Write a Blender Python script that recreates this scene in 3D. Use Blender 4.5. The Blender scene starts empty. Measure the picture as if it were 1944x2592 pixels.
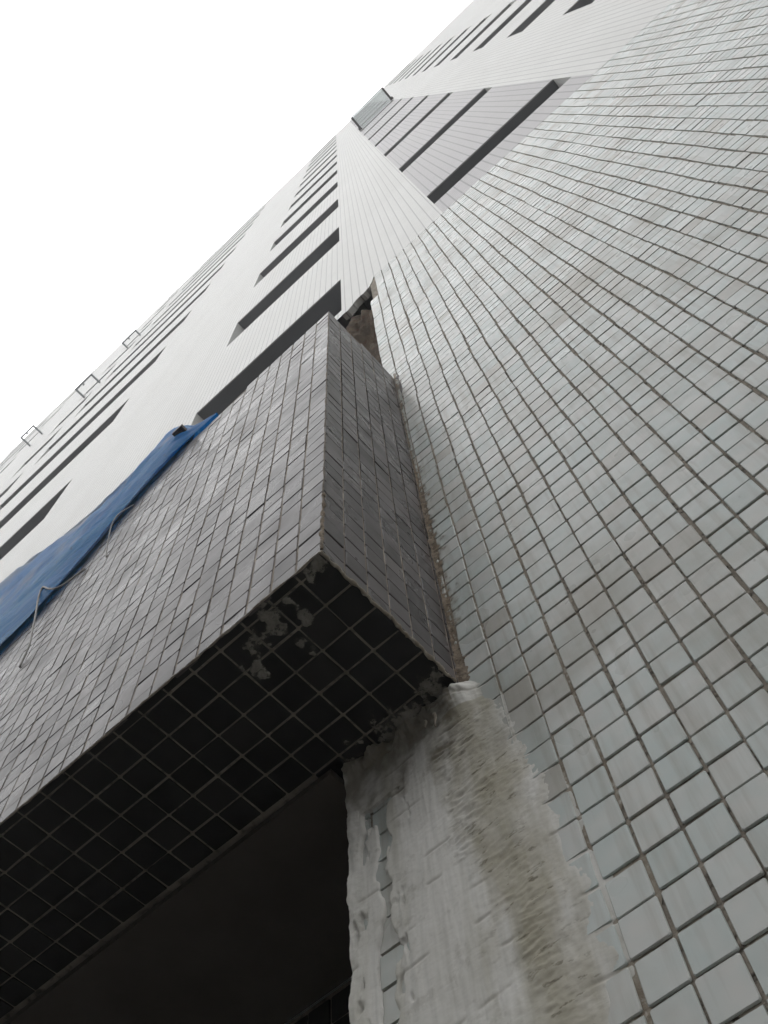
import bpy, math, random
import numpy as np
from mathutils import Matrix, Vector, noise

random.seed(7)
SC = bpy.context.scene
COL = SC.collection
P = 0.05            # one tile pitch in metres
V0 = 51.1           # ground level in tile rows below the wall datum

def W(u, v, n):
    """wall coordinates (u right, v down, n into the wall, in tile pitches) to metres"""
    return Vector((u * P, n * P, (V0 - v) * P))

# ------------------------------------------------------------------ camera
CAM_R = ((0.74456471, 0.04643733, 0.66593315),
         (-0.62855544, 0.38472833, 0.67594539),
         (-0.22481425, -0.92186099, 0.31564357))
CAM_C = (5.89785996, 19.10814641, -14.2904796)
CAM_F = 2454.89
def cvec(r):
    return Vector((r[0], r[2], -r[1]))
right, down, fwd = (cvec(r) for r in CAM_R)
cam_data = bpy.data.cameras.new("camera")
cam = bpy.data.objects.new("camera", cam_data)
COL.objects.link(cam)
m = Matrix.Identity(4)
for k in range(3):
    m[k][0] = right[k]; m[k][1] = -down[k]; m[k][2] = -fwd[k]
m.translation = W(*CAM_C)
cam.matrix_world = m
cam_data.sensor_fit = 'VERTICAL'
cam_data.sensor_height = 24.0
cam_data.lens = CAM_F / 2592.0 * 24.0
cam_data.clip_start = 0.02
cam_data.clip_end = 4000
cam_data.dof.use_dof = False
SC.camera = cam

# ------------------------------------------------------------------ sky and sun (overcast)
SUN_EL, SUN_AZ = math.radians(62), math.radians(-20)
world = bpy.data.worlds.new("World"); SC.world = world
world.use_nodes = True
nt = world.node_tree; nt.nodes.clear()
sky = nt.nodes.new("ShaderNodeTexSky")
sky.sky_type = 'NISHITA'; sky.sun_disc = False
sky.sun_elevation = SUN_EL; sky.sun_rotation = SUN_AZ
sky.air_density = 1.0; sky.dust_density = 6.0; sky.ozone_density = 1.0
hsv = nt.nodes.new("ShaderNodeHueSaturation"); hsv.inputs["Saturation"].default_value = 0.02
bg = nt.nodes.new("ShaderNodeBackground"); bg.inputs["Strength"].default_value = 0.15
wo = nt.nodes.new("ShaderNodeOutputWorld")
nt.links.new(sky.outputs[0], hsv.inputs["Color"]); nt.links.new(hsv.outputs[0], bg.inputs["Color"])
nt.links.new(bg.outputs[0], wo.inputs["Surface"])
sd = bpy.data.lights.new("sun", 'SUN'); sd.energy = 1.0; sd.angle = math.radians(25); sd.color = (1.0, 0.97, 0.92)
so = bpy.data.objects.new("sun", sd); COL.objects.link(so)
sdir = Vector((math.sin(SUN_AZ) * math.cos(SUN_EL), math.cos(SUN_AZ) * math.cos(SUN_EL), math.sin(SUN_EL)))
so.rotation_euler = sdir.to_track_quat('Z', 'Y').to_euler()
SC.view_settings.view_transform = 'Standard'; SC.view_settings.look = 'None'
SC.view_settings.exposure = 1.92; SC.view_settings.gamma = 1.0
SC.view_settings.use_curve_mapping = False
SC.render.engine = 'CYCLES'
SC.cycles.max_bounces = 6
HAZE = 0.011

# ------------------------------------------------------------------ material helpers
class NT:
    def __init__(s, name):
        s.m = bpy.data.materials.new(name); s.m.use_nodes = True
        s.t = s.m.node_tree
        s.b = s.t.nodes["Principled BSDF"]
        s.out = s.t.nodes["Material Output"]
    def n(s, typ, **kw):
        x = s.t.nodes.new(typ)
        for k, v in kw.items():
            if k in x.inputs: x.inputs[k].default_value = v
            else: setattr(x, k, v)
        return x
    def l(s, a, b): s.t.links.new(a, b)
    def pos(s):
        return s.n("ShaderNodeNewGeometry").outputs["Position"]
    def noise(s, scale, detail=4, rough=0.55, vec=None):
        x = s.n("ShaderNodeTexNoise"); x.inputs["Scale"].default_value = scale
        x.inputs["Detail"].default_value = detail; x.inputs["Roughness"].default_value = rough
        s.l(vec if vec is not None else s.pos(), x.inputs["Vector"])
        return x.outputs["Fac"]
    def scaled(s, sc, vec=None):
        x = s.n("ShaderNodeMapping"); x.inputs["Scale"].default_value = sc
        s.l(vec if vec is not None else s.pos(), x.inputs["Vector"])
        return x.outputs["Vector"]
    def ramp(s, fac, a, b, ca=(0, 0, 0, 1), cb=(1, 1, 1, 1)):
        x = s.n("ShaderNodeValToRGB"); e = x.color_ramp.elements
        e[0].position = a; e[1].position = b; e[0].color = ca; e[1].color = cb
        s.l(fac, x.inputs["Fac"])
        return x.outputs["Color"]
    def mix(s, fac, a, b, mode='MIX'):
        x = s.n("ShaderNodeMix", data_type='RGBA', blend_type=mode)
        for sock, val in ((x.inputs[0], fac), (x.inputs[6], a), (x.inputs[7], b)):
            if isinstance(val, (int, float)): sock.default_value = val
            elif isinstance(val, tuple): sock.default_value = val
            else: s.l(val, sock)
        return x.outputs[2]
    def attr(s, name):
        return s.n("ShaderNodeAttribute", attribute_name=name).outputs["Fac"]
    def math(s, op, a, b=0.0):
        x = s.n("ShaderNodeMath", operation=op)
        for sock, val in ((x.inputs[0], a), (x.inputs[1], b)):
            if isinstance(val, (int, float)): sock.default_value = val
            else: s.l(val, sock)
        return x.outputs[0]
    def bump(s, h, strength=0.3, dist=0.002):
        x = s.n("ShaderNodeBump"); x.inputs["Strength"].default_value = strength
        x.inputs["Distance"].default_value = dist
        s.l(h, x.inputs["Height"]); s.l(x.outputs[0], s.b.inputs["Normal"])
    def setp(s, base=None, rough=None, spec=None, metal=None):
        for nm, v in (("Base Color", base), ("Roughness", rough), ("Specular IOR Level", spec), ("Metallic", metal)):
            if v is None: continue
            if isinstance(v, (int, float, tuple)): s.b.inputs[nm].default_value = v
            else: s.l(v, s.b.inputs[nm])
        return s.m

def rgb(*c): return (c[0], c[1], c[2], 1.0)
def grey(x): return (x, x, x, 1.0)

MAT = {}
def tile_mat(name, base, var, dirt, rough, dirt_amt, spec=0.5, wave=.22, ends=None):
    k = NT(name)
    t = k.attr("tint")                                  # 0..1 per tile
    c = k.mix(t, tuple(x * (1 - var) for x in base[:3]) + (1,), tuple(min(1, x * (1 + var)) for x in base[:3]) + (1,))
    if ends: c = k.mix(t, *ends); c = k.mix(.35, c, k.mix(k.ramp(k.noise(41, 1, .3), .3, .7), *ends))
    odd = k.ramp(t, 0.965, 0.985)                        # a few replaced or soaked tiles
    c = k.mix(k.math('MULTIPLY', odd, 0.55), c, dirt)
    blot = k.ramp(k.noise(3.1, 5, 0.6), 0.48, 0.75)
    c = k.mix(k.math('MULTIPLY', blot, dirt_amt), c, dirt)
    streak = k.ramp(k.noise(1.0, 4, 0.6, k.scaled((34, 34, 2.2))), 0.50, 0.80)
    c = k.mix(k.math('MULTIPLY', streak, dirt_amt * 0.9), c, dirt)
    spot = k.ramp(k.noise(90, 2, 0.5), 0.69, 0.78)
    spot2 = k.math('MULTIPLY', spot, k.ramp(k.noise(2.3, 2, 0.5), 0.47, 0.6))
    c = k.mix(k.math('MULTIPLY', spot2, 0.55), c, tuple(x * 0.45 for x in dirt[:3]) + (1,))
    r = k.math('ADD', k.math('MULTIPLY', k.noise(11, 2, 0.5), 0.30), rough - 0.10)
    k.bump(k.noise(30, 1.5, 0.4), wave, 0.004)
    return k.setp(c, r, spec)

MAT['tile_white'] = tile_mat("glazed_pale_tile", rgb(.55, .565, .545), .10, rgb(.27, .245, .195), .27, .85, ends=(rgb(.45, .515, .50), rgb(.56, .555, .53)))
MAT['tile_dark'] = tile_mat("glazed_dark_tile", rgb(.090, .081, .081), .42, rgb(.125, .11, .10), .25, .40, .125, .14)
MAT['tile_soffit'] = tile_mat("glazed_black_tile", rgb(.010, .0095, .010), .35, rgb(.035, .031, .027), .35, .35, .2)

def rough_mat(name, c1, c2, scale, rough=.9, bstr=.6, bdist=.006, c3=None):
    k = NT(name)
    f = k.noise(scale, 6, .65)
    c = k.mix(k.ramp(f, .35, .65), c1, c2)
    if c3: c = k.mix(k.ramp(k.noise(scale * 3.3, 4, .6), .52, .68), c, c3)
    k.bump(k.noise(scale * 4, 6, .7), bstr, bdist)
    return k.setp(c, rough, .2)
MAT['grout'] = rough_mat("weathered_grout", rgb(.25, .225, .19), rgb(.42, .375, .315), 24, c3=rgb(.065, .055, .045))
MAT['grout_dark'] = rough_mat("brown_grout", rgb(.16, .14, .12), rgb(.28, .245, .21), 14, c3=rgb(.08, .068, .055))
MAT['joint'] = rough_mat('tan_joint_mortar', rgb(.17, .145, .125), rgb(.36, .31, .255), 9, c3=rgb(.48, .43, .36))
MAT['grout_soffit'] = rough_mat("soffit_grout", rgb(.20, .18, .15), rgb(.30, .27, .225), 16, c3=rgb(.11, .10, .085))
MAT['mortar'] = rough_mat("tan_mortar", rgb(.40, .36, .30), rgb(.25, .21, .165), 30, c3=rgb(.55, .52, .46))
MAT['cement'] = rough_mat("brown_cement_fillet", rgb(.17, .135, .10), rgb(.33, .275, .215), 30, bdist=.012, c3=rgb(.07, .056, .042))
MAT['concrete'] = rough_mat("broken_brown_concrete", rgb(.22, .17, .115), rgb(.085, .065, .048), 11, bdist=.05, bstr=1.0, c3=rgb(.15, .075, .05))
MAT['orange'] = rough_mat("orange_render", rgb(.30, .16, .10), rgb(.21, .11, .075), 12)
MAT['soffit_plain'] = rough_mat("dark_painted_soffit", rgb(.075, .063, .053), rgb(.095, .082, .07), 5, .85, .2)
MAT['ground'] = rough_mat("grey_paving", rgb(.15, .147, .14), rgb(.22, .215, .205), 3)

def facade_mat(name, base, mortar, msize, bump=.25):
    k = NT(name)
    sx = k.n("ShaderNodeSeparateXYZ"); k.l(k.pos(), sx.inputs[0])
    cx = k.n("ShaderNodeCombineXYZ")
    k.l(sx.outputs[0], cx.inputs[0]); k.l(k.math('ADD', sx.outputs[2], -.005), cx.inputs[1])
    b = k.n("ShaderNodeTexBrick", offset=0.0, squash=1.0)
    k.l(cx.outputs[0], b.inputs["Vector"])
    b.inputs["Scale"].default_value = 1.0; b.inputs["Brick Width"].default_value = P; b.inputs["Row Height"].default_value = P
    b.inputs["Mortar Size"].default_value = msize; b.inputs["Mortar Smooth"].default_value = .2
    b.inputs["Color1"].default_value = base
    b.inputs["Color2"].default_value = tuple(x * .95 for x in base[:3]) + (1,)
    b.inputs["Mortar"].default_value = mortar
    c = b.outputs["Color"]
    blot = k.ramp(k.noise(.9, 8, .7), .42, .70)
    c = k.mix(k.math('MULTIPLY', blot, .26), c, rgb(.40, .39, .365))
    st = k.ramp(k.noise(1, 4, .6, k.scaled((3.0, 3.0, .22))), .48, .8)
    c = k.mix(k.math('MULTIPLY', st, .24), c, rgb(.38, .37, .34))
    k.bump(b.outputs["Fac"], -bump, .002)
    return k.setp(c, .42, .45)
MAT['facade'] = facade_mat("white_mosaic_cladding", rgb(.67, .67, .645), rgb(.33, .325, .32), .0036)
MAT['facade_grey'] = facade_mat("grey_mosaic_cladding", rgb(.42, .40, .41), rgb(.17, .165, .17), .0046)
MAT['podium_far'] = facade_mat("pale_mosaic_cladding", rgb(.49, .52, .50), rgb(.24, .22, .19), .0040)

k = NT("grey_painted_recess")
c = k.mix(k.ramp(k.noise(2.5, 5, .6), .4, .7), rgb(.25, .255, .265), rgb(.20, .205, .215))
MAT['recess'] = k.setp(c, .8, .2)
k = NT("white_recess_side"); MAT['reveal'] = k.setp(k.mix(k.noise(3), rgb(.5, .5, .49), rgb(.6, .6, .58)), .6, .3)
k = NT("window_glass_dark"); MAT['pane'] = k.setp(k.mix(k.noise(1.5), rgb(.03, .036, .04), rgb(.05, .055, .06)), .08, .5)
k = NT("aluminium"); MAT['alu'] = k.setp(k.mix(k.noise(8), rgb(.42, .43, .44), rgb(.5, .5, .5)), .4, .5, .6)
k = NT("dark_rusty_steel"); MAT['steel'] = k.setp(k.mix(k.ramp(k.noise(20), .4, .7), rgb(.055, .055, .062), rgb(.11, .085, .07)), .6, .4, .3)
k = NT("pale_galvanised_steel"); MAT['galv'] = k.setp(k.mix(k.noise(9), rgb(.20, .22, .24), rgb(.30, .32, .34)), .5, .4)
k = NT("grey_cable_sheath"); MAT['cable'] = k.setp(k.mix(k.noise(40), rgb(.26, .25, .24), rgb(.36, .35, .335)), .6, .3)

k = NT("pale_canopy_glass")
tr = k.n("ShaderNodeBsdfTransparent"); tr.inputs[0].default_value = rgb(.90, .93, .93)
mx = k.n("ShaderNodeMixShader"); mx.inputs[0].default_value = .22
k.setp(k.mix(k.noise(2), rgb(.6, .64, .63), rgb(.66, .69, .68)), .4, .4)
k.l(tr.outputs[0], mx.inputs[1]); k.l(k.b.outputs[0], mx.inputs[2]); k.l(mx.outputs[0], k.out.inputs["Surface"])
MAT['glass'] = k.m

k = NT("blue_tarpaulin")
f = k.noise(1.0, 6, .62, k.scaled((2.2, 16, 22)))
c = k.mix(k.ramp(f, .47, .66), rgb(.003, .19, .53), rgb(.06, .29, .58))
c = k.mix(k.ramp(k.noise(30, 4, .7), .6, .75), c, rgb(.02, .06, .15))
w = k.attr("wear_sheen")
c = k.mix(k.math('MULTIPLY', w, .85), c, rgb(.42, .47, .54))
k.bump(k.noise(1.0, 5, .6, k.scaled((6, 40, 40))), .6, .012)
k.setp(c, .45, .22)
tl = k.n("ShaderNodeBsdfTranslucent"); k.l(c, tl.inputs[0])
mx = k.n("ShaderNodeMixShader"); mx.inputs[0].default_value = .42
k.l(k.b.outputs[0], mx.inputs[1]); k.l(tl.outputs[0], mx.inputs[2]); k.l(mx.outputs[0], k.out.inputs["Surface"])
MAT['tarp'] = k.m

k = NT("lime_crust")
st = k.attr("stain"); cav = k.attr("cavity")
c = k.mix(k.ramp(k.noise(7, 6, .6), .35, .7), rgb(.62, .61, .57), rgb(.76, .75, .72))
c = k.mix(k.math('MULTIPLY', k.ramp(k.noise(1, 5, .6, k.scaled((60, 60, 5))), .45, .75), .4), c, rgb(.42, .425, .40))
c = k.mix(k.math('MULTIPLY', k.ramp(k.noise(26, 5, .7), .55, .72), .5), c, rgb(.27, .255, .215))
c = k.mix(k.math('MULTIPLY', k.ramp(k.noise(1, 5, .6, k.scaled((16, 16, 1.6))), .5, .68), .45), c, rgb(.30, .29, .215))
c = k.mix(k.math('MULTIPLY', st, .88), c, k.mix(k.noise(40, 4, .6), rgb(.30, .275, .195), rgb(.45, .42, .335)))
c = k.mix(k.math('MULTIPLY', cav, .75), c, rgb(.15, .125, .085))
fl = k.noise(1.0, 5, .65, k.scaled((34, 34, 105)))
fz = k.math('MULTIPLY', k.ramp(fl, .585, .64), k.math('ADD', k.math('MULTIPLY', st, .85), .08))
c = k.mix(k.math('MULTIPLY', fz, .85), c, rgb(.10, .085, .055))
hs = k.math('ADD', k.math('MULTIPLY', fl, -1.0), k.math('MULTIPLY', k.noise(160, 4, .65), .35))
k.bump(hs, .30, .0022)
MAT['lime'] = k.setp(c, .8, .25)

# ------------------------------------------------------------------ object helpers
def link_mesh(name, verts, faces, mat, parent=None, smooth=False, kind=None):
    me = bpy.data.meshes.new(name)
    me.from_pydata([tuple(v) for v in verts], [], faces)
    if mat is not None: me.materials.append(mat)
    me.update()
    if smooth:
        me.polygons.foreach_set("use_smooth", [True] * len(me.polygons))
    o = bpy.data.objects.new(name, me); COL.objects.link(o)
    if parent is not None: o.parent = parent
    if kind: o["kind"] = kind
    return o
def fattr(me, name, vals):
    a = me.attributes.new(name, 'FLOAT', 'POINT'); a.data.foreach_set("value", list(vals))
def thing(name, label, cat, loc, group=None):
    o = bpy.data.objects.new(name, None); COL.objects.link(o)
    o.location = loc; o["label"] = label; o["category"] = cat
    if group: o["group"] = group
    bpy.context.view_layer.update()
    return o
def adopt(o, parent):
    """child built in world coordinates keeps its place"""
    o.parent = parent; o.matrix_parent_inverse = Matrix.Translation(-Vector(parent.location))
    return o
class MB:
    def __init__(s): s.v = []; s.f = []
    def quad(s, a, b, c, d):
        i = len(s.v); s.v += [a, b, c, d]; s.f.append((i, i + 1, i + 2, i + 3))
    def box(s, u0, u1, v0, v1, n0, n1, skip=()):
        """box in wall coordinates"""
        c = [W(u, v, n) for u in (u0, u1) for v in (v0, v1) for n in (n0, n1)]
        i = len(s.v); s.v += c
        F = {'u0': (0, 1, 3, 2), 'u1': (4, 6, 7, 5), 'v0': (0, 4, 5, 1), 'v1': (2, 3, 7, 6), 'n0': (0, 2, 6, 4), 'n1': (1, 5, 7, 3)}
        for k_, q in F.items():
            if k_ not in skip: s.f.append(tuple(i + x for x in q))
    def tube(s, pts, rad, seg=8, caps=True):
        pts = [Vector(p) for p in pts]
        prev = None; base = len(s.v)
        for i, p in enumerate(pts):
            t = (pts[min(i + 1, len(pts) - 1)] - pts[max(i - 1, 0)]).normalized()
            a = t.orthogonal().normalized() if prev is None else (prev - t * prev.dot(t)).normalized()
            prev = a; b = t.cross(a)
            r = rad[i] if isinstance(rad, (list, tuple)) else rad
            for q in range(seg):
                an = 2 * math.pi * q / seg
                s.v.append(p + (a * math.cos(an) + b * math.sin(an)) * r)
        for i in range(len(pts) - 1):
            for q in range(seg):
                s.f.append((base + i * seg + q, base + i * seg + (q + 1) % seg, base + (i + 1) * seg + (q + 1) % seg, base + (i + 1) * seg + q))
        if caps:
            s.f.append(tuple(base + q for q in reversed(range(seg))))
            s.f.append(tuple(base + (len(pts) - 1) * seg + q for q in range(seg)))
    def build(s, name, mat, parent=None, smooth=False, kind=None):
        o = link_mesh(name, s.v, s.f, mat, None, smooth, kind)
        if parent is not None: adopt(o, parent)
        return o
def smoothpath(ctrl, n):
    """Catmull-Rom through wall-coordinate points"""
    pts = [Vector(c) for c in ctrl]; pts = [2 * pts[0] - pts[1]] + pts + [2 * pts[-1] - pts[-2]]
    out = []
    for i in range(1, len(pts) - 2):
        for j in range(n):
            t = j / n
            a, b, c, d = pts[i - 1:i + 3]
            out.append(.5 * ((2 * b) + (c - a) * t + (2 * a - 5 * b + 4 * c - d) * t * t + (3 * b - a - 3 * c + d) * t ** 3))
    out.append(pts[-2])
    return out
def fbm(x, y, z=0.0, o=4):
    return noise.fractal(Vector((x, y, z)), 1.0, 2.0, o)       # about -1..1
def lerp_tab(tab, x):
    xs = [t[0] for t in tab]; ys = [t[1] for t in tab]
    return float(np.interp(x, xs, ys))

# tiles: six rounded shapes x tints; near ones are objects, the rest one mesh
def tile_shape(rich, rnd):
    """unit tile, local z outward; returns verts, faces; face half-size .5 is one tile (joint not included)"""
    V = []; F = []
    if rich:
        c = .035
        def ring(h, z, jit):
            pts = []
            for sx, sy in ((1, -1), (1, 1), (-1, 1), (-1, -1)):
                e = (rnd.random() - .5) * .02 * jit
                x0, y0 = sx * (h + e), sy * (h + e)
                if sx * sy < 0: pts += [(x0 - sx * c, y0, z), (x0, y0 - sy * c, z)]
                else: pts += [(x0, y0 - sy * c, z), (x0 - sx * c, y0, z)]
            return pts
        rings = [ring(.5, -.13, 1), ring(.5, -.022, 1), ring(.482, 0, .6)]
        k_ = 8
    else:
        def ring(h, z):
            return [(h, -h, z), (h, h, z), (-h, h, z), (-h, -h, z)]
        rings = [ring(.5, -.13), ring(.487, 0)]
        k_ = 4
    for r in rings: V += r
    for a in range(len(rings) - 1):
        for q in range(k_):
            F.append((a * k_ + q, a * k_ + (q + 1) % k_, (a + 1) * k_ + (q + 1) % k_, (a + 1) * k_ + q))
    F.append(tuple((len(rings) - 1) * k_ + q for q in range(k_)))
    return V, F
TRND = random.Random(3)
RICH = [tile_shape(True, TRND) for _ in range(4)]
PLAIN = tile_shape(False, TRND)
TILE_MESH = {}
def tile_mesh(mat, shp, tint):
    key = (mat.name, shp, tint)
    if key not in TILE_MESH:
        V, F = RICH[shp]
        me = bpy.data.meshes.new("tile"); me.from_pydata(V, [], F); me.materials.append(mat)
        fattr(me, "tint", [(tint + .5) / 24] * len(V)); me.update()
        TILE_MESH[key] = me
    return TILE_MESH[key]
AXES = {'front': (Vector((1, 0, 0)), Vector((0, 0, 1)), Vector((0, -1, 0))),
        'side': (Vector((0, 1, 0)), Vector((0, 0, 1)), Vector((1, 0, 0))),
        'under': (Vector((1, 0, 0)), Vector((0, -1, 0)), Vector((0, 0, -1)))}
CAMP = W(*CAM_C)
def project(p):
    d = p - CAMP; z = d.dot(fwd)
    if z < .02: return None
    return 972 + CAM_F * d.dot(right) / z, 1296 + CAM_F * d.dot(down) / z
def px_area(c, ax, ay, w, h):
    q = [project(c + ax * (sx * w / 2) + ay * (sy * h / 2)) for sx, sy in ((-1, -1), (1, -1), (1, 1), (-1, 1))]
    if any(x is None for x in q): return 0
    cx = sum(x[0] for x in q) / 4; cy = sum(x[1] for x in q) / 4
    if not (-20 < cx < 1964 and -20 < cy < 2612): return 0
    return abs(sum(q[i][0] * q[(i + 1) % 4][1] - q[(i + 1) % 4][0] * q[i][1] for i in range(4))) / 2
def lay_tiles(cells, parent, limit=300, part_name="tile", field_name="tile_field"):
    """cells: dicts c,plane,w,h,mat,tilt,tint,seen; the largest in view become parts, the rest one field per material"""
    for t in cells:
        ax, ay, az = AXES[t['plane']]
        t['area'] = px_area(t['c'], ax, ay, t['w'], t['h']) if t['seen'] and (CAMP - t['c']).dot(az) > 0 else 0
    order = sorted(range(len(cells)), key=lambda i: -cells[i]['area'])
    near = [i for i in order[:limit] if cells[i]['area'] > 0]; ns = set(near)
    fields = {}
    rnd = random.Random(11)
    for i, t in enumerate(cells):
        ax, ay, az = AXES[t['plane']]
        rx, ry, rz = (rnd.gauss(0, t['tilt']) for _ in range(3)); rz = rnd.gauss(0, .006)
        ex = (ax + az * ry + ay * rz).normalized()
        ey = (ay + az * rx - ax * rz); ey = (ey - ex * ey.dot(ex)).normalized()
        ez = ex.cross(ey)
        lift = rnd.gauss(0, .006) * P
        loc = t['c'] + az * lift
        zs = P
        if i in ns:
            o = bpy.data.objects.new(part_name, tile_mesh(t['mat'], rnd.randrange(4), min(23, int(t['tint'] * 24))))
            COL.objects.link(o)
            mm = Matrix(((ex.x * t['w'], ey.x * t['h'], ez.x * zs, loc.x), (ex.y * t['w'], ey.y * t['h'], ez.y * zs, loc.y), (ex.z * t['w'], ey.z * t['h'], ez.z * zs, loc.z), (0, 0, 0, 1)))
            o.parent = parent
            o.matrix_basis = Matrix.Translation(-Vector(parent.location)) @ mm
        else:
            V, F, T = fields.setdefault(t['mat'].name, ([], [], []))
            b = len(V)
            for x, y, z in PLAIN[0]:
                V.append(loc + ex * (x * t['w']) + ey * (y * t['h']) + ez * (z * zs))
            F += [tuple(b + q for q in f) for f in PLAIN[1]]
            T += [t['tint']] * len(PLAIN[0])
    for mn, (V, F, T) in fields.items():
        o = link_mesh(field_name, V, F, bpy.data.materials[mn], None, False, "stuff")
        fattr(o.data, "tint", T); adopt(o, parent)

# ------------------------------------------------------------------ ground
g = MB(); s_ = 140
g.quad(Vector((-s_, -s_, 0)), Vector((s_, -s_, 0)), Vector((s_, s_, 0)), Vector((-s_, s_, 0)))
g.build("ground", MAT['ground'], kind="structure")

# ------------------------------------------------------------------ added low building, unseen behind the camera, to darken the lower wall
low = thing("added_low_building", "added low building out of view that shades the lower tiled wall", "building", W(0, V0, -96))
lb_ = MB(); lb_.box(-420, 260, V0 - 84, V0, -240, -96); lb_.build("wall", rough_mat("grey_render_wall", rgb(.20, .195, .185), rgb(.27, .26, .245), 1.2), low)
lr = MB(); lr.box(-424, 264, V0 - 88, V0 - 84.05, -244, -91); lr.build("roof", rough_mat("pale_concrete_roof", rgb(.30, .29, .28), rgb(.38, .37, .36), 2), low)  # pale roof of the added building, bounces light up to the soffits
for q in range(9):  # shutters and windows dress the added building
    f_ = MB(); uu = -390 + q * 70
    f_.box(uu, uu + 44, V0 - 56, V0 - .2, -95.95, -95.2); f_.build("shutter", MAT['steel'], low)
    f_ = MB(); f_.box(uu + 6, uu + 38, V0 - 78, V0 - 62, -95.95, -95.4); f_.build("window", MAT['pane'], low)

# ------------------------------------------------------------------ apartment tower above the podium
POD = -81.3          # top of the podium tiling
TOP = -775.0
tower = thing("apartment_tower", "tall white apartment tower with rows of dark recessed window strips above the tiled wall", "building", W(16, POD, 0))
STOREYS = 13
COLS = [(-31.0, -6.5, 'w'), (7.3, 26.3, 'g'), (42.3, 66.8, 'w'), (-149.0, -74.6, 'w'), (-187.0, -162.3, 'w'), (-291.0, -266.5, 'w'), (-378, -303.5, 'w')]
def openings(kind):
    if kind == 'g': return [(-100.4 - 55.0 * i, -90.8 - 55.0 * i) for i in range(STOREYS)]
    return [(-98.4 - 55.2 * i, -79.2 - 55.2 * i) for i in range(STOREYS)]
ULEFT, URIGHT = -470.0, 150.0
us = sorted({ULEFT, URIGHT} | {x for c in COLS for x in c[:2]})
white, greyc = MB(), MB()
colmap = {(c[0], c[1]): c[2] for c in COLS}
for a, b in zip(us[:-1], us[1:]):
    kind = colmap.get((a, b))
    tgt = greyc if kind == 'g' else white
    lo = POD
    # the wall of the left strips and white band runs down to the broken edge behind the canopy beam
    if b <= -6.4: lo = -76.4
    if kind is None:
        if (a, b) == (-6.5, 7.3):
            white.quad(W(a, TOP, 0), W(b, TOP, 0), W(b, POD, 0), W(a, POD, 0))
            # chipped lower edge above the hole
            edge = [(-6.5, -76.6), (-5.7, -76.3), (-5.1, -76.9), (-4.7, -77.6), (-4.0, -77.9), (-3.6, -77.6), (-2.8, -78.3), (-2.35, -79.6), (-2.1, -81.3)]
            for (u0, v0), (u1, v1) in zip(edge[:-1], edge[1:]):
                white.quad(W(u0, POD, 0), W(u1, POD, 0), W(u1, v1, 0), W(u0, v0, 0))
                white.quad(W(u0, v0, 0), W(u1, v1, 0), W(u1, v1, .7), W(u0, v0, .7))
        else:
            white.quad(W(a, TOP, 0), W(b, TOP, 0), W(b, lo, 0), W(a, lo, 0))
        continue
    prev = lo
    for h, s in openings(kind):
        if s < prev: tgt.quad(W(a, s, 0), W(b, s, 0), W(b, prev, 0), W(a, prev, 0))
        prev = h
    tgt.quad(W(a, TOP, 0), W(b, TOP, 0), W(b, prev, 0), W(a, prev, 0))
white.build("cladding", MAT['facade'], tower)
o = greyc.build("cladding", MAT['facade_grey'], tower); o["label"] = "grey mosaic bay between the white bands"
sh = MB()
sh.quad(W(ULEFT, TOP, 0), W(ULEFT, TOP, 200), W(ULEFT, V0, 200), W(ULEFT, V0, 0))
sh.quad(W(URIGHT, TOP, 0), W(URIGHT, TOP, 200), W(URIGHT, V0, 200), W(URIGHT, V0, 0))
sh.quad(W(ULEFT, TOP, 200), W(URIGHT, TOP, 200), W(URIGHT, V0, 200), W(ULEFT, V0, 200))
sh.build("rear_wall", MAT['facade'], tower)
rf = MB(); rf.box(ULEFT, URIGHT, TOP - 4, TOP - .02, 0, 201)
rf.build("parapet", MAT['facade'], tower)
DEPTH = 6.0
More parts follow.
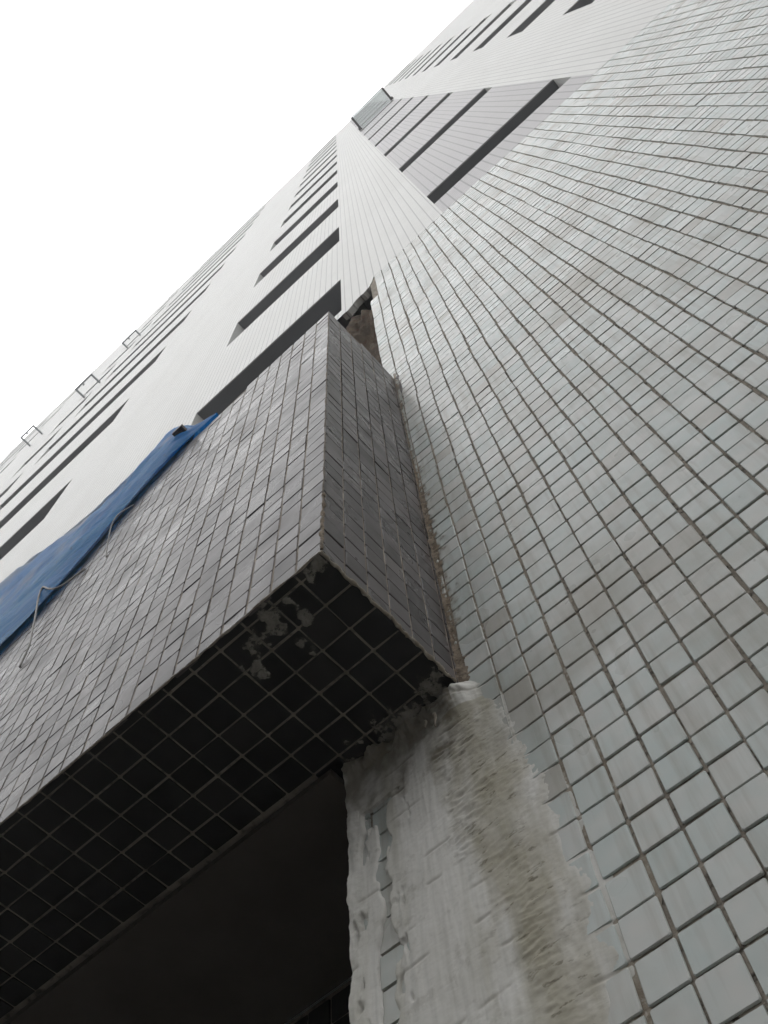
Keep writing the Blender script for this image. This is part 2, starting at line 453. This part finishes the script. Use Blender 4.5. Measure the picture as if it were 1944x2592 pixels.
for (a, b, kind) in COLS:
    first = None
    for i, (h, s) in enumerate(openings(kind)):
        hw, hh = (b - a) / 2, (s - h) / 2
        org = W((a + b) / 2, (h + s) / 2, 0)
        if first is None:
            r_ = MB(); d = DEPTH
            def L(u, v, n): return Vector((u * P, n * P, -v * P))
            r_.quad(L(-hw, -hh, .15), L(hw, -hh, .15), L(hw, -hh, d), L(-hw, -hh, d))        # soffit
            r_.quad(L(-hw, hh, .15), L(-hw, hh, d), L(hw, hh, d), L(hw, hh, .15))            # sill
            r_.quad(L(-hw, -hh, d), L(hw, -hh, d), L(hw, hh, d), L(-hw, hh, d))            # back
            rv = MB()
            for sx in (-1, 1):
                rv.quad(L(sx * hw, -hh, 0), L(sx * hw, -hh, d), L(sx * hw, hh, d), L(sx * hw, hh, 0))
            rv.quad(L(-hw, -hh, 0), L(hw, -hh, 0), L(hw, -hh, .15), L(-hw, -hh, .15))
            rv.quad(L(-hw, hh, 0), L(hw, hh, 0), L(hw, hh, .15), L(-hw, hh, .15))
            fr = MB(); pn = MB()
            def lb(M_, u0, u1, v0, v1, n0, n1):
                c = [L(u, v, n) for u in (u0, u1) for v in (v0, v1) for n in (n0, n1)]; i0 = len(M_.v); M_.v += c
                M_.f += [tuple(i0 + x for x in q) for q in ((0, 1, 3, 2), (4, 6, 7, 5), (0, 4, 5, 1), (2, 3, 7, 6), (0, 2, 6, 4), (1, 5, 7, 3))]
            nb = max(2, int(hw * 2 // 12))
            lb(fr, -hw, hw, -hh, -hh + .8, d - 1, d - .1); lb(fr, -hw, hw, hh - .8, hh, d - 1, d - .1)
            for q in range(nb + 1):
                x = -hw + (2 * hw - .8) * q / nb
                lb(fr, x, x + .8, -hh + .8, hh - .8, d - 1, d - .1)
            lb(pn, -hw + .3, hw - .3, -hh + .5, hh - .5, d - .6, d - .4)
            first = [link_mesh(nm, M_.v, M_.f, mt).data for nm, M_, mt in
                     (("window", r_, MAT['recess']), ("reveal", rv, MAT['reveal']), ("frame", fr, MAT['alu']), ("pane", pn, MAT['pane']))]
            for ob in [x for x in COL.objects if x.type == 'MESH' and x.data in first]: bpy.data.objects.remove(ob)
        w_ = bpy.data.objects.new("window", first[0]); COL.objects.link(w_)
        w_.parent = tower; w_.location = org - Vector(tower.location)
        for nm, me in zip(("reveal", "frame", "pane"), first[1:]):
            c_ = bpy.data.objects.new(nm, me); COL.objects.link(c_); c_.parent = w_
# framed glass canopy on the grey bay
cf = MB()
vc = -440.0
cf.box(7.9, 8.9, vc - 2.2, vc, -6.6, 0); cf.box(25.9, 26.8, vc - 2.2, vc, -6.6, 0); cf.box(8.9, 25.9, vc - 2.2, vc, -6.6, -6.25)
cf.box(7.4, 7.9, vc - 3, vc + 2.0, -1.1, 0); cf.box(26.8, 27.3, vc - 3, vc + 2.0, -1.1, 0)
can = cf.build("glass_canopy", MAT['steel'], tower)
cg = MB(); cg.box(8.9, 25.9, vc - 1.3, vc - .9, -6.25, -.02)
gp = cg.build("pane", MAT['glass']); gp.parent = can; gp.matrix_parent_inverse = can.matrix_world.inverted() if False else Matrix.Identity(4)

# ------------------------------------------------------------------ air conditioner brackets on the far left of the tower
def bracket(u0, u1, v, reach, label):
    b = thing("wall_bracket", label, "bracket", W((u0 + u1) / 2, v, 0), "metal brackets sticking out of the tower")
    for u in (u0, u1):
        a_ = MB(); a_.box(u - .42, u + .42, v - .8, v, -reach, 0); a_.build("arm", MAT['galv'], b)
    a_ = MB(); a_.box(u0 + .28, u1 - .28, v - .8, v, -reach, -reach + .9)
    um = u0 + (u1 - u0) * .42
    a_.box(um - .35, um + .35, v - .8, v, -reach + .9, -reach + 1.7)
    a_.build("crossbar", MAT['galv'], b)
bracket(-237.3, -227.2, -498, 6.9, "lowest metal bracket, at the far left end of the roofline")
bracket(-173.4, -162.4, -443, 6.0, "middle metal bracket of three standing out against the sky")
bracket(-173.2, -162.2, -548, 4.4, "topmost metal bracket of three standing out against the sky")

# ------------------------------------------------------------------ tiled podium wall / pier
wall = thing("tiled_wall", "wall of square pale green white glazed tiles with dirty grey joints", "wall", W(16, V0, 0))
TZ = .0              # tile faces lie in the plane n = 0, the grout just behind
bed = MB()
bed.box(-2.66, 150, POD, V0, .065, 12); bed.box(-6.75, -2.665, -5.75, V0, .065, 12)
bed.build("mortar_bed", MAT['grout'], wall)
far = MB(); far.box(46, 150, POD, V0, 0, .06); far.build("cladding", MAT['podium_far'], wall)
rnd = random.Random(5)
sheet = {}
def sheet_off(i, j):
    kx, ky = i // 6, j // 7
    if (kx, ky) not in sheet: sheet[(kx, ky)] = (rnd.gauss(0, .014), rnd.gauss(0, .012), 0)
    return sheet[(kx, ky)]
cells = []
for i in range(-7, 46):
    for j in range(-82, 51):
        u0, v0, u1, v1 = i, j, i + 1, j + 1
        if v0 < POD: v0 = POD
        if u1 <= -6.7: continue
        u0 = max(u0, -6.75)
        cu, cv = (u0 + u1) / 2, (v0 + v1) / 2
        hole = cu < -2.0 and v1 < -5.0
        if hole and not (cu > -2.75 and v0 > -71.4 and cu > -2.6): continue
        if cu < -2.0 and v1 < -41 and cu <= -2.6: continue
        if v1 < -71.0 and cu < -1.9: continue
        so_ = sheet_off(i, j)
        wig = fbm(cu * .18, cv * .11, 3.1, 3) * .055
        wig2 = fbm(cu * .16, cv * .19, 8.7, 3) * .05
        gap = .088 + .035 * noise.noise(Vector((cu * .9, cv * .9, 1.7)))
        w_, h_ = (u1 - u0) - gap, (v1 - v0) - gap * .8
        if rnd.random() < .05: h_ -= .05
        tt = rnd.random()
        if (i, j) in ((23, -75), (24, -75), (24, -74), (25, -74), (29, -53), (30, -53), (14, -26), (15, -26), (10, -30), (16, -40)): tt = .995
        cells.append(dict(c=W(cu + so_[0] + wig + rnd.gauss(0, .008), cv + so_[1] + wig2 + rnd.gauss(0, .010), TZ), plane='front', w=w_ * P, h=h_ * P,
                          mat=MAT['tile_white'], tilt=.010, tint=tt, seen=not (cu < -.9 and cv > -4.8)))
lay_tiles(cells, wall)

pm = MB(); lastq = None
for q in range(90):
    v = -26 + 35 * q / 89
    ur = (-.6 + 1.9 * max(0, min(1, (v + 26) / 14)) * max(.2, min(1, (9 - v) / 5))) + .9 * fbm(v * .5, 2, 3, 4)
    if lastq: pm.quad(W(-2.4, lastq[0], .05), W(lastq[1], lastq[0], .05), W(ur, v, .05), W(-2.4, v, .05))
    lastq = (v, ur)
pm.build("pale_mortar", MAT['mortar'], wall)

# broken patch of wall above the canopy beam
V_, F_ = [], []
nu, nv = 44, 130
for a in range(nv + 1):
    for b in range(nu + 1):
        u = -9.5 + 7.9 * b / nu; v = -82 + 42.5 * a / nv
        dep = .45 + .9 * fbm(u * .8, v * .14, 2.0, 6) + .5 * max(0, .45 - abs(u + 4.1 + .05 * (v + 60)))
        dep += 7 * max(0, min(1, (-72.2 - v + (u + 2.2) * .35 + .9 * noise.noise(Vector((u * 1.3, 0, 0)))) / .8))
        if u > -2.6: dep = max(dep, .22)
        V_.append(W(u, v, max(.12, dep)))
for a in range(nv):
    for b in range(nu):
        q = a * (nu + 1) + b; F_.append((q, q + 1, q + nu + 2, q + nu + 1))
o = link_mesh("broken_concrete", V_, F_, MAT['concrete'], None, True); adopt(o, wall); o["label"] = "rough brown hole where the tiles have come away"
sub = MB(); sub.box(-64, -9.5, -76.4, -5.6, .3, 6); sub.box(-9.5, -2.2, -84, -5.6, 8.2, 11)
sub.build("backing", MAT['concrete'], wall)

# lime crust running down the pier
def crust():
    u0, u1, v0, v1 = -7.15, .35, -5.55, 22.0
    du = .034
    us_ = np.arange(u0, u1 + 1e-6, du)
    vs_ = np.concatenate([np.arange(v0, 9.5, .034), np.arange(9.5, v1, .18)])
    verts, st, cav = [], [], []
    RB = [(-6, -2.15), (-4.9, -1.75), (-2.5, -1.1), (0.2, -.85), (3.5, -.5), (7, -.6), (12, -1.2), (22, -2.6)]
    for v in vs_:
        rb = lerp_tab(RB, v)
        for u in us_:
            ub = rb + .30 * fbm(v * .8, u * .4, 4.2, 3)
            d = ub - u
            nA = fbm(u * .5, v * .35, 9.0, 4)
            th = min(1, max(-1, d * 1.0)) * .085 + .04 * nA
            # ragged bare patches of tile near the pier's outer edge
            if v > -3.2:
                patch = 1.15 * fbm(u * 2.4 + 5, v * .75, 1.3, 3) - 1.1 * abs(u + 5.7) + .36
                th -= .22 * max(0, min(1, patch * 2.2))
            lip = max(0, (-6.2 - u))
            th += .10 * min(1, lip * 2.5) * (1 + .8 * fbm(u * 1.5, v * 1.1, 6.6, 4))
            tan = max(0, 1 - abs(u - (-1.95 + .09 * v)) / 1.5) if v > -4.5 else 0
            tan = max(0, min(1, tan * 1.15 + .75 * fbm(u * 1.5, v * .5, 12.0, 5) - .05)) if tan > 0 else 0
            fade = max(.25, min(1, 1.15 - v * .055))
            # little horizontal ledges of flowstone
            zone = max(tan, .9 if (v < 1 and u > -3.4) else 0)
            wx = u + .25 * fbm(u * .8, v * .8, 15, 2)
            r1 = noise.noise(Vector((wx * 1.7, v * 4.2 + u * .5, 21)))
            r2 = noise.noise(Vector((wx * 3.1 + 9, v * 8.5 + u, 24)))
            am = max(.12, min(1.1, fbm(u * .8, v * .7, 31, 3) * 1.1 + .55))
            rip = ((1 - 2 * abs(r1)) * .055 + (1 - 2 * abs(r2)) * .026 - .04) * am * zone * (.45 + .55 * fade) * .62 * max(0, min(1, d * .75))
            fine = fbm(u * 5, v * 7.0, 41, 4) * .008 * (.5 + zone)
            strk = fbm(u * 6, v * .45, 51, 4) * .012 * (1 - tan)
            joint = 0
            fj = abs(v - round(v) + .05 * noise.noise(Vector((u * 1.7, v, 3))) + .12 * (noise.noise(Vector((u * .35, round(v), 9)))))
            gate = fbm(u * .9, round(v) * 3.7, 77, 2) + .12 * noise.noise(Vector((u * 6, v, 2)))
            if gate > -.02: joint = -.030 * math.exp(-(fj / .045) ** 2) * min(1, gate * 4)
            inside = max(0, min(1, d * 1.6 + .35))
            bul = (.30 * math.exp(-((u + 2.45) / .6) ** 2 - ((v + 4.9) / .55) ** 2) + .26 * math.exp(-((v + 5.35) / .40) ** 2) * (.7 + 1.1 * fbm(u * 1.9, v, 61, 4))) * inside
            h = th + rip + fine + strk + joint + bul
            if v > 14: h -= (v - 14) * .03
            n = -h
            # roll round the free corner of the pier
            if u < -6.75: n = max(n, -.16) + (-6.75 - u) * 1.6
            verts.append(W(u - (.10 * fbm(v * 1.1, 2.0, 71, 4) if u < -6.4 else 0), v, n))
            st.append(tan * (.75 + .25 * am) * fade ** .3)
            cav.append(max(0, min(1, -rip * 16 - joint * 16 - fine * 6 - .05 + .35 * max(0, fbm(u * 1.1, v * 1.6, 91, 4)) * (zone > .4) + max(0, min(1, (-2.9 - v) * .55 + 1.2 * fbm(u * 1.6, v * 1.1, 95, 5) - .1)) * (u < -2.4))))  # band just under the beam mixes dirt with painted shade
    nu_ = len(us_); f = []
    for a in range(len(vs_) - 1):
        for b in range(nu_ - 1):
            q = a * nu_ + b; f.append((q, q + 1, q + nu_ + 1, q + nu_))
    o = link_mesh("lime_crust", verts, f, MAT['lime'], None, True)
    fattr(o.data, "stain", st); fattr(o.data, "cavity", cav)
    o["label"] = "white and tan lime crust run down from under the beam"
    return adopt(o, wall)
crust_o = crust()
dr = MB()
for (u, v, n, L_, r0) in ((-3.12, -4.75, -.34, .62, .06), (-3.5, -4.8, -.30, .3, .05)):
    dr.tube([W(u + .03 * math.sin(q), v + L_ * q / 6, n) for q in range(7)], [r0 * P * (1 - .55 * q / 6) for q in range(7)], 8)
adopt(dr.build("lime_drip", MAT['mortar'], None, True), wall)
ch = MB()
dk = MB()
for (u, v, w_, h_) in ((-1.95, -41.2, .16, .45), (-1.9, -38.6, .11, 1.3)):
    pts = [(u + w_ * math.cos(a) * (1 + .4 * noise.noise(Vector((a, u, v)))), v + h_ * math.sin(a) * (1 + .3 * noise.noise(Vector((a, v, 2))))) for a in [q * math.pi / 7 for q in range(14)]]
    i = len(dk.v)
    for n_, sc in ((.0, 1.0), (-.03, .7)):
        dk.v += [W(u + (x - u) * sc, v + (y - v) * sc, n_) for x, y in pts]
    for q in range(14): dk.f.append((i + q, i + (q + 1) % 14, i + 14 + (q + 1) % 14, i + 14 + q))
    dk.f.append(tuple(i + 14 + q for q in range(14)))
dk.build("dark_crack", MAT['steel'], wall)  # raised dark patches standing in for shade inside open cracks

# ------------------------------------------------------------------ doorway behind the pier
door = thing("doorway", "dark recessed doorway with plain soffit left of the tiled pier", "doorway", W(-30, V0, 3))
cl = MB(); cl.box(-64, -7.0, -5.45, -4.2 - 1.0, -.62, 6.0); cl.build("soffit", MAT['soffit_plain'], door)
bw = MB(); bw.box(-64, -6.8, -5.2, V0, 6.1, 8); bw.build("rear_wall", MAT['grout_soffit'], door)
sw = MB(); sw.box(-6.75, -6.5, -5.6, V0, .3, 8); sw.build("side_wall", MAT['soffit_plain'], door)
cells = []
for i in range(52):
    for j in range(16):
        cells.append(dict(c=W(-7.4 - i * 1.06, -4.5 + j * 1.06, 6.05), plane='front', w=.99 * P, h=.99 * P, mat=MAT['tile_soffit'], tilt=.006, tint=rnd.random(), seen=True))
lay_tiles(cells, door, 120)

# ------------------------------------------------------------------ canopy beam
beam = thing("canopy_beam", "long beam clad in dark grey tiles jutting from the pale tiled wall", "beam", W(-30, -5.6, -3))
NB, UB, BOT = -6.15, -2.2, -5.62
TOPTAB = [(-70, -29.0), (-28, -29.2), (-25.8, -30.0), (-23.2, -31.6), (-21, -33.2), (-19.5, -35.8), (-17.5, -37.6), (-14, -39.4), (-8, -40.2), (-2, -40.4)]
core = MB()
su = [-64, -40, -28, -25.8, -23.2, -21, -19.5, -17.5, -14, -8, UB - .07]
n0, n1 = NB + .07, .25
for a, b in zip(su[:-1], su[1:]):
    ta, tb = lerp_tab(TOPTAB, a) - .1, lerp_tab(TOPTAB, b) - .1
    core.quad(W(a, ta, n0), W(b, tb, n0), W(b, BOT - .045, n0), W(a, BOT - .045, n0))
    core.quad(W(a, ta, n0), W(a, ta - 1.2, 0), W(b, tb - 1.2, 0), W(b, tb, n0))
    core.quad(W(a, BOT - .045, n0), W(b, BOT - .045, n0), W(b, BOT - .045, n1), W(a, BOT - .045, n1))
e = UB - .07; te = lerp_tab(TOPTAB, e) - .1
core.quad(W(e, te, n0), W(e, te - 1.2, 0), W(e, BOT - .045, 0), W(e, BOT - .045, n0))
core.build("mortar_bed", MAT['grout_dark'], beam)
# bottom sheet of grout just under the core so the soffit joints read lighter
gs = MB(); gs.box(-64, UB - .1, BOT - .043, BOT - .028, NB + .06, n1, skip=('v0',)); gs.build("soffit_joint", MAT['grout_soffit'], beam)
cells = []
bsh = {}
def boff(a, b, key):
    q = (a // 6, b // 6, key)
    if q not in bsh: bsh[q] = (rnd.gauss(0, .012), rnd.gauss(0, .012))
    return bsh[q]
for i in range(60):
    for j in range(-1, 36):
        u1 = UB - i; u0 = u1 - 1; v1 = -6.25 - j; v0 = v1 - 1
        if j == -1: v1 = BOT
        cu, cv = (u0 + u1) / 2, (v0 + v1) / 2
        if v0 < lerp_tab(TOPTAB, cu) - .25: continue
        so_ = boff(i, j, 'f')
        w_, h_ = .925, (v1 - v0) - .05
        if j == -1: h_ = (v1 - v0) - .02
        if i == 0: w_ = .985; cu += .02
        cells.append(dict(c=W(cu + so_[0] * (i > 0), cv + so_[1] * (j > 0) + rnd.gauss(0, .012), NB), plane='front', w=w_ * P, h=h_ * P, mat=MAT['tile_dark'], tilt=.008, tint=rnd.random(), seen=cu > -30))
for i in range(7):
    for j in range(-1, 36):
        a0 = NB + .02 + i * .985; a1 = min(a0 + .985, -.05); v1 = -6.25 - j; v0 = v1 - 1
        if a1 - a0 < .15: continue
        if j == -1: v1 = BOT
        ca, cv = (a0 + a1) / 2, (v0 + v1) / 2
        if v0 < -40.6 - (ca - NB) * .22: continue
        so_ = boff(i, j, 's')
        cells.append(dict(c=W(UB, cv + rnd.gauss(0, .012) + so_[1] * (j > 0), ca + so_[0] * .6 * (i > 0)), plane='side', w=(a1 - a0 - .075) * P, h=(v1 - v0 - .045) * P, mat=MAT['tile_dark'], tilt=.009, tint=rnd.random(), seen=True))
nj = [NB + .03, -5.8, -4.78, -3.76, -2.74, -1.72, -.70, .2]
for i in range(57):
    u1 = UB - .03 - i * 1.083 - (0 if i else 0); u0 = u1 - 1.083
    for q in range(7):
        if q == 6 and i > 4: continue
        cu, cn = (u0 + u1) / 2, (nj[q] + nj[q + 1]) / 2
        gx = .05 + .03 * rnd.random(); gy = .05 + .03 * rnd.random()
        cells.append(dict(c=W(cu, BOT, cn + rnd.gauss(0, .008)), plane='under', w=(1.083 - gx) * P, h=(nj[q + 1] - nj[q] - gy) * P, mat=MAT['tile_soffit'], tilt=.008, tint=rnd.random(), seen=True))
lay_tiles(cells, beam)
jm = MB()
for i in range(1, 58):
    uj = UB - i; tj = lerp_tab(TOPTAB, uj) + .35
    jm.box(uj - .048, uj + .048, tj, BOT - .02, NB + .022, NB + .06, skip=('n1',))
for i in range(1, 7):
    aj = NB + .02 + i * .985 - .0375
    if aj > -.12: continue
    jm.box(UB - .06, UB - .020, -40.2 - (aj - NB) * .22, BOT - .02, aj - .05, aj + .05, skip=('u0',))
jo = jm.build("joint_mortar", MAT['joint'], beam)
st_ = MB()
for a, b in zip(su[:-1], su[1:]):
    if b > -13: continue
    ta, tb = lerp_tab(TOPTAB, a), lerp_tab(TOPTAB, b)
    st_.quad(W(a, ta - 1.7, NB + .05), W(b, tb - 1.7, NB + .05), W(b, tb + .5, NB + .05), W(a, ta + .5, NB + .05))
st_.build("bare_render", MAT['orange'], beam)
# mortar beads along the edges
def bead(ctrl, rad, seed, name, mat, parent, step=.16, jit=.06, seg=7):
    pts = []
    for (a, b) in zip(ctrl[:-1], ctrl[1:]):
        A, B = Vector(a), Vector(b); nseg = max(1, int((B - A).length / step))
        for q in range(nseg): pts.append(A.lerp(B, q / nseg))
    pts.append(Vector(ctrl[-1]))
    pp, rr = [], []
    for i, c_ in enumerate(pts):
        j_ = Vector([fbm(i * .21, seed + q * 3.3, .5, 3) * jit for q in range(3)])
        pp.append(W(*(c_ + j_)))
        rr.append(P * rad * max(.15, 1 + 1.1 * fbm(i * .33, seed, 9, 4)))
    mb_ = MB(); mb_.tube(pp, rr, seg)
    return mb_.build(name, mat, parent, True)
bead([(-64, BOT + .02, NB + .02), (UB - .05, BOT + .02, NB + .02)], .032, 1.0, "edge_mortar", MAT['mortar'], beam, jit=.035)
bead([(UB - .02, BOT + .02, NB), (UB - .02, BOT + .03, -.3)], .055, 2.0, "edge_mortar", MAT['mortar'], beam, .08, .06)
bead([(UB, BOT - .1, NB), (UB, -40, NB)], .03, 3.0, "edge_mortar", MAT['grout_dark'], beam, .25, .02)
bead([(UB + .02, BOT - .1, NB), (UB, -10, NB)], .05, 3.7, "edge_mortar", MAT['cement'], beam, .1, .04)
# cement fillet where the beam's end meets the wall
V_, F_ = [], []
na = 400; nb_ = 10
for a in range(na + 1):
    v = BOT + .25 - (37.5) * a / na
    wide = (.30 + .26 * fbm(v * .35, 1.1, 5, 4)) * (1.0 if v > -20 else max(.1, 1 - (-20 - v) / 9)) + .11 * fbm(v * 3.3, 0, 3, 5)
    wide += .28 * max(0, 1 - abs(v + 6.2) / 2.2)
    wide = max(.03, wide * max(.12, min(1.15, .75 + 1.1 * fbm(v * .8, 9, 2, 4)))); tall = max(.04, wide * (.45 + .35 * fbm(v * 1.3, 4, 4, 4)))
    for b in range(nb_ + 1):
        t = b / nb_
        x = UB - .02 + (wide) * t; y = -(tall) * (1 - t) ** 1.6 + .02
        rgh = .035 * fbm(x * 8, v * 6, 7, 5) * math.sin(math.pi * min(1, t + .08))
        V_.append(W(x + rgh + .10 * t * fbm(v * 5, 3, 14, 4), v, y - abs(rgh) * .8))
for a in range(na):
    for b in range(nb_):
        q = a * (nb_ + 1) + b; F_.append((q, q + 1, q + nb_ + 2, q + nb_ + 1))
o = link_mesh("cement_fillet", V_, F_, MAT['cement'], None, True); adopt(o, beam)
k = NT('grey_lime_film')
k.bump(k.noise(120, 4, .7), .5, .003)
def film(k, c, dense):
    k.setp(c, .9, .1)
    cv = k.math('MULTIPLY', k.attr('cover'), k.ramp(k.noise(60, 5, .7), .30, dense))
    tr = k.n("ShaderNodeBsdfTransparent"); mx = k.n("ShaderNodeMixShader")
    k.l(cv, mx.inputs[0]); k.l(tr.outputs[0], mx.inputs[1]); k.l(k.b.outputs[0], mx.inputs[2]); k.l(mx.outputs[0], k.out.inputs["Surface"])
    return k.m
MAT['film'] = film(k, k.mix(k.ramp(k.noise(28, 5, .7), .35, .7), rgb(.15, .14, .125), rgb(.34, .325, .29)), .48)
k = NT('brown_wash'); k.bump(k.noise(90, 4, .7), .5, .003)
MAT['wash'] = film(k, k.mix(k.ramp(k.noise(20, 5, .7), .35, .7), rgb(.22, .165, .115), rgb(.40, .34, .26)), .60)
# grey lime smears on the underside
def smear(u0, u1, n0_, n1_, fn, name, mat, amp=.10):
    V_, F_, cv = [], [], []; step = .04
    nu_, nn_ = int((u1 - u0) / step), int((n1_ - n0_) / step)
    for a in range(nn_ + 1):
        for b in range(nu_ + 1):
            u, n = u0 + b * step, n0_ + a * step
            h = fn(u, n)
            cv.append(max(0, min(1, h * 22)))
            V_.append(W(u, BOT + max(-.06, min(amp, h)) + (.02 * fbm(u * 5, n * 5, 3, 3) if h > 0 else 0), n))
    for a in range(nn_):
        for b in range(nu_):
            q = a * (nu_ + 1) + b; F_.append((q, q + 1, q + nu_ + 2, q + nu_ + 1))
    o = link_mesh(name, V_, F_, mat, None, True); fattr(o.data, 'cover', cv); adopt(o, beam)
def blob(cu, cn, ru, rn):
    return lambda u, n: 1 - math.hypot((u - cu) / ru, (n - cn) / rn)
bl = [blob(-4.75, -5.5, .75, .65), blob(-4.1, -5.0, .5, .45), blob(-5.7, -5.3, .75, .6), blob(-4.45, -4.3, .3, .5), blob(-6.3, -4.7, .45, .5), blob(-2.6, -5.95, .7, .55)]
smear(-7.4, UB - .1, NB, -3.2, lambda u, n: .16 * (max(f(u, n) for f in bl) - .36 + 1.0 * fbm(u * 2.2, n * 2.2, 5, 7)), "lime_smear", MAT['film'], .04)
smear(-6.9, UB - .1, -1.9, .25, lambda u, n: .22 * ((n + .75 + .3 * (u + 4.5) * (1 if u < -4.5 else .15)) * .8 + .9 * fbm(u * 1.9, n * 1.9, 8, 7)), "lime_smear", MAT['film'], .16)

V_, F_, cv = [], [], []
nu_, nv_ = 44, 620
for a in range(nv_ + 1):
    v = -4.6 - 38 * a / nv_
    wd = (.62 + .85 * fbm(v * .22, 7, 1, 4)) * lerp_tab([(-43, .75), (-38, .3), (-26, .35), (-20, .9), (-12, 1.0), (-5, .8)], v)
    for b in range(nu_ + 1):
        u = UB + 1.7 * b / nu_
        h = .75 - (u - UB) / max(.12, wd) + .8 * fbm(u * 3.1, v * 2.0, 6, 6)
        cv.append(max(0, min(.9, h * 1.4)) * (1 if b < nu_ else 0))
        V_.append(W(u, v, -.014 - .02 * max(0, min(1, h))))
for a in range(nv_):
    for b in range(nu_):
        q = a * (nu_ + 1) + b; F_.append((q, q + 1, q + nu_ + 2, q + nu_ + 1))
o = link_mesh("brown_wash", V_, F_, MAT['wash'], None, True); fattr(o.data, 'cover', cv); adopt(o, wall)

# ------------------------------------------------------------------ tarpaulin, stub and cables on the beam
UP = [(-64, -52), (-36, -50.5), (-31, -48.6), (-25.2, -44.9), (-22, -44.4), (-19.9, -45.6), (-17.8, -48.8), (-16.9, -48.2), (-15.6, -45.6), (-14.2, -42.6), (-13.2, -41.4), (-11.8, -40.3)]
LO = [(-64, -28.0), (-28, -28.3), (-24.5, -29.4), (-21, -32.6), (-19.2, -35.0), (-17, -37.0), (-14.2, -39.2), (-11.8, -39.9)]
V_, F_, wn = [], [], []
tu = np.concatenate([np.linspace(-64, -38, 20)[:-1], np.linspace(-38, -11.8, 190)])
nc = 34
for u in tu:
    u = float(u)
    vu, vl = lerp_tab(UP, u), lerp_tab(LO, u)
    H = vl - vu
    for q in range(nc + 1):
        t = q / nc
        if t < .62:                      # front drape, bulging forward, then turning over the top
            s = t / .62
            v = vl - H * (1 - (1 - s) ** 1.15)
            n = NB - .14 - .55 * min(1, H / 6) * math.sin(math.pi * min(1, s * .9 + .1)) ** .8 * (1 - .35 * s)
        else:
            s = (t - .62) / .38
            v = vu + (H * .55 + .3) * s ** 1.6
            n = NB - .14 - .55 * min(1, H / 6) * .59 * (1 - s) + 3.4 * s * min(1, H / 5 + .12)
        fold = .55 * fbm(u * .16 + t * .9, t * 6.5, 3.0, 4) * min(1, H / 5) * (1 - .6 * max(0, 1 - t * 5))
        V_.append(W(u, v + .4 * fold, n - abs(fold) * .6 + .05))
        wn.append(.75 * max(0, 1 - abs(t - .34 - .10 * fbm(u * .2, 1, 4, 3)) / .07) * max(0, min(1, .45 + 1.1 * fbm(u * .5, t * 9, 2, 4))) + max(0, min(1, (t - .50) * 7 + 1.2 * fbm(u * .12, t * 3, 8, 3) if .42 < t else 0)) * (1 if u < -21 else max(0, (-18 - u) / 3) if u < -18 else 0))  # mid streak paints wear and fold highlight; pale top margin imitates translucency
for a in range(len(tu) - 1):
    for b in range(nc):
        q = a * (nc + 1) + b; F_.append((q, q + nc + 1, q + nc + 2, q + 1))
tarp = link_mesh("tarpaulin", V_, F_, MAT['tarp'], None, True)
fattr(tarp.data, "wear_sheen", wn)
tarp["label"] = "crumpled blue tarpaulin lying along the top of the dark tiled beam"; tarp["category"] = "tarpaulin"
sb = MB(); sb.box(-15.2, -14.35, -41.5, -41.1, -7.05, -6.45); sb.box(-15.0, -14.55, -41.1, -41.0, -6.95, -6.55)
stub = sb.build("steel_stub", MAT['steel'])
stub["label"] = "small dark square steel end poking out at the blue tarpaulin's tip"; stub["category"] = "steel tube"
def cable(ctrl, r, label):
    mb_ = MB(); mb_.tube([W(*p) for p in smoothpath(ctrl, 8)], [r * P * (1 + .12 * math.sin(q * 1.7)) for q in range(8 * (len(ctrl) - 1) + 1)], 8)
    o = mb_.build("cable", MAT['cable'], None, True); o["label"] = label; o["category"] = "cable"; o["group"] = "cables hanging over the beam"
cable([(-18.2, -35.6, -6.2), (-18.6, -34.0, -6.62), (-18.75, -32.6, -6.6), (-18.65, -31.0, -6.45), (-18.5, -29.5, -6.3), (-18.4, -28.6, -6.16)], .038, "thin grey cable hooked over the beam, nearer to its end")
cable([(-20.6, -30.2, -6.2), (-21.8, -29.2, -6.55), (-22.8, -29.9, -6.75), (-24.3, -32.1, -6.75), (-24.1, -30.6, -6.7), (-23.3, -28.0, -6.6), (-22.5, -25.2, -6.5), (-22.0, -23.2, -6.4), (-22.3, -21.8, -6.2)], .055, "thick grey cable looped over the beam below the blue tarpaulin")

# ------------------------------------------------------------------ added haze volume standing in for lens glare
hz = MB()
c = [Vector((x, y, z)) for x in (-150, 150) for y in (-150, 150) for z in (-1.0, (V0 - TOP) * P + 1.0)]
hz.v += c
hz.f += [(0, 1, 3, 2), (4, 6, 7, 5), (0, 4, 5, 1), (2, 3, 7, 6), (0, 2, 6, 4), (1, 5, 7, 3)]
hm = bpy.data.materials.new("glare_haze"); hm.use_nodes = True
hm.node_tree.nodes.clear()
ho = hm.node_tree.nodes.new("ShaderNodeOutputMaterial")
hv = hm.node_tree.nodes.new("ShaderNodeVolumePrincipled")
hv.inputs["Color"].default_value = (.95, .96, .97, 1); hv.inputs["Density"].default_value = HAZE
hv.inputs["Anisotropy"].default_value = .2
hm.node_tree.links.new(hv.outputs[0], ho.inputs["Volume"])
hz.build("haze", hm, kind="stuff")
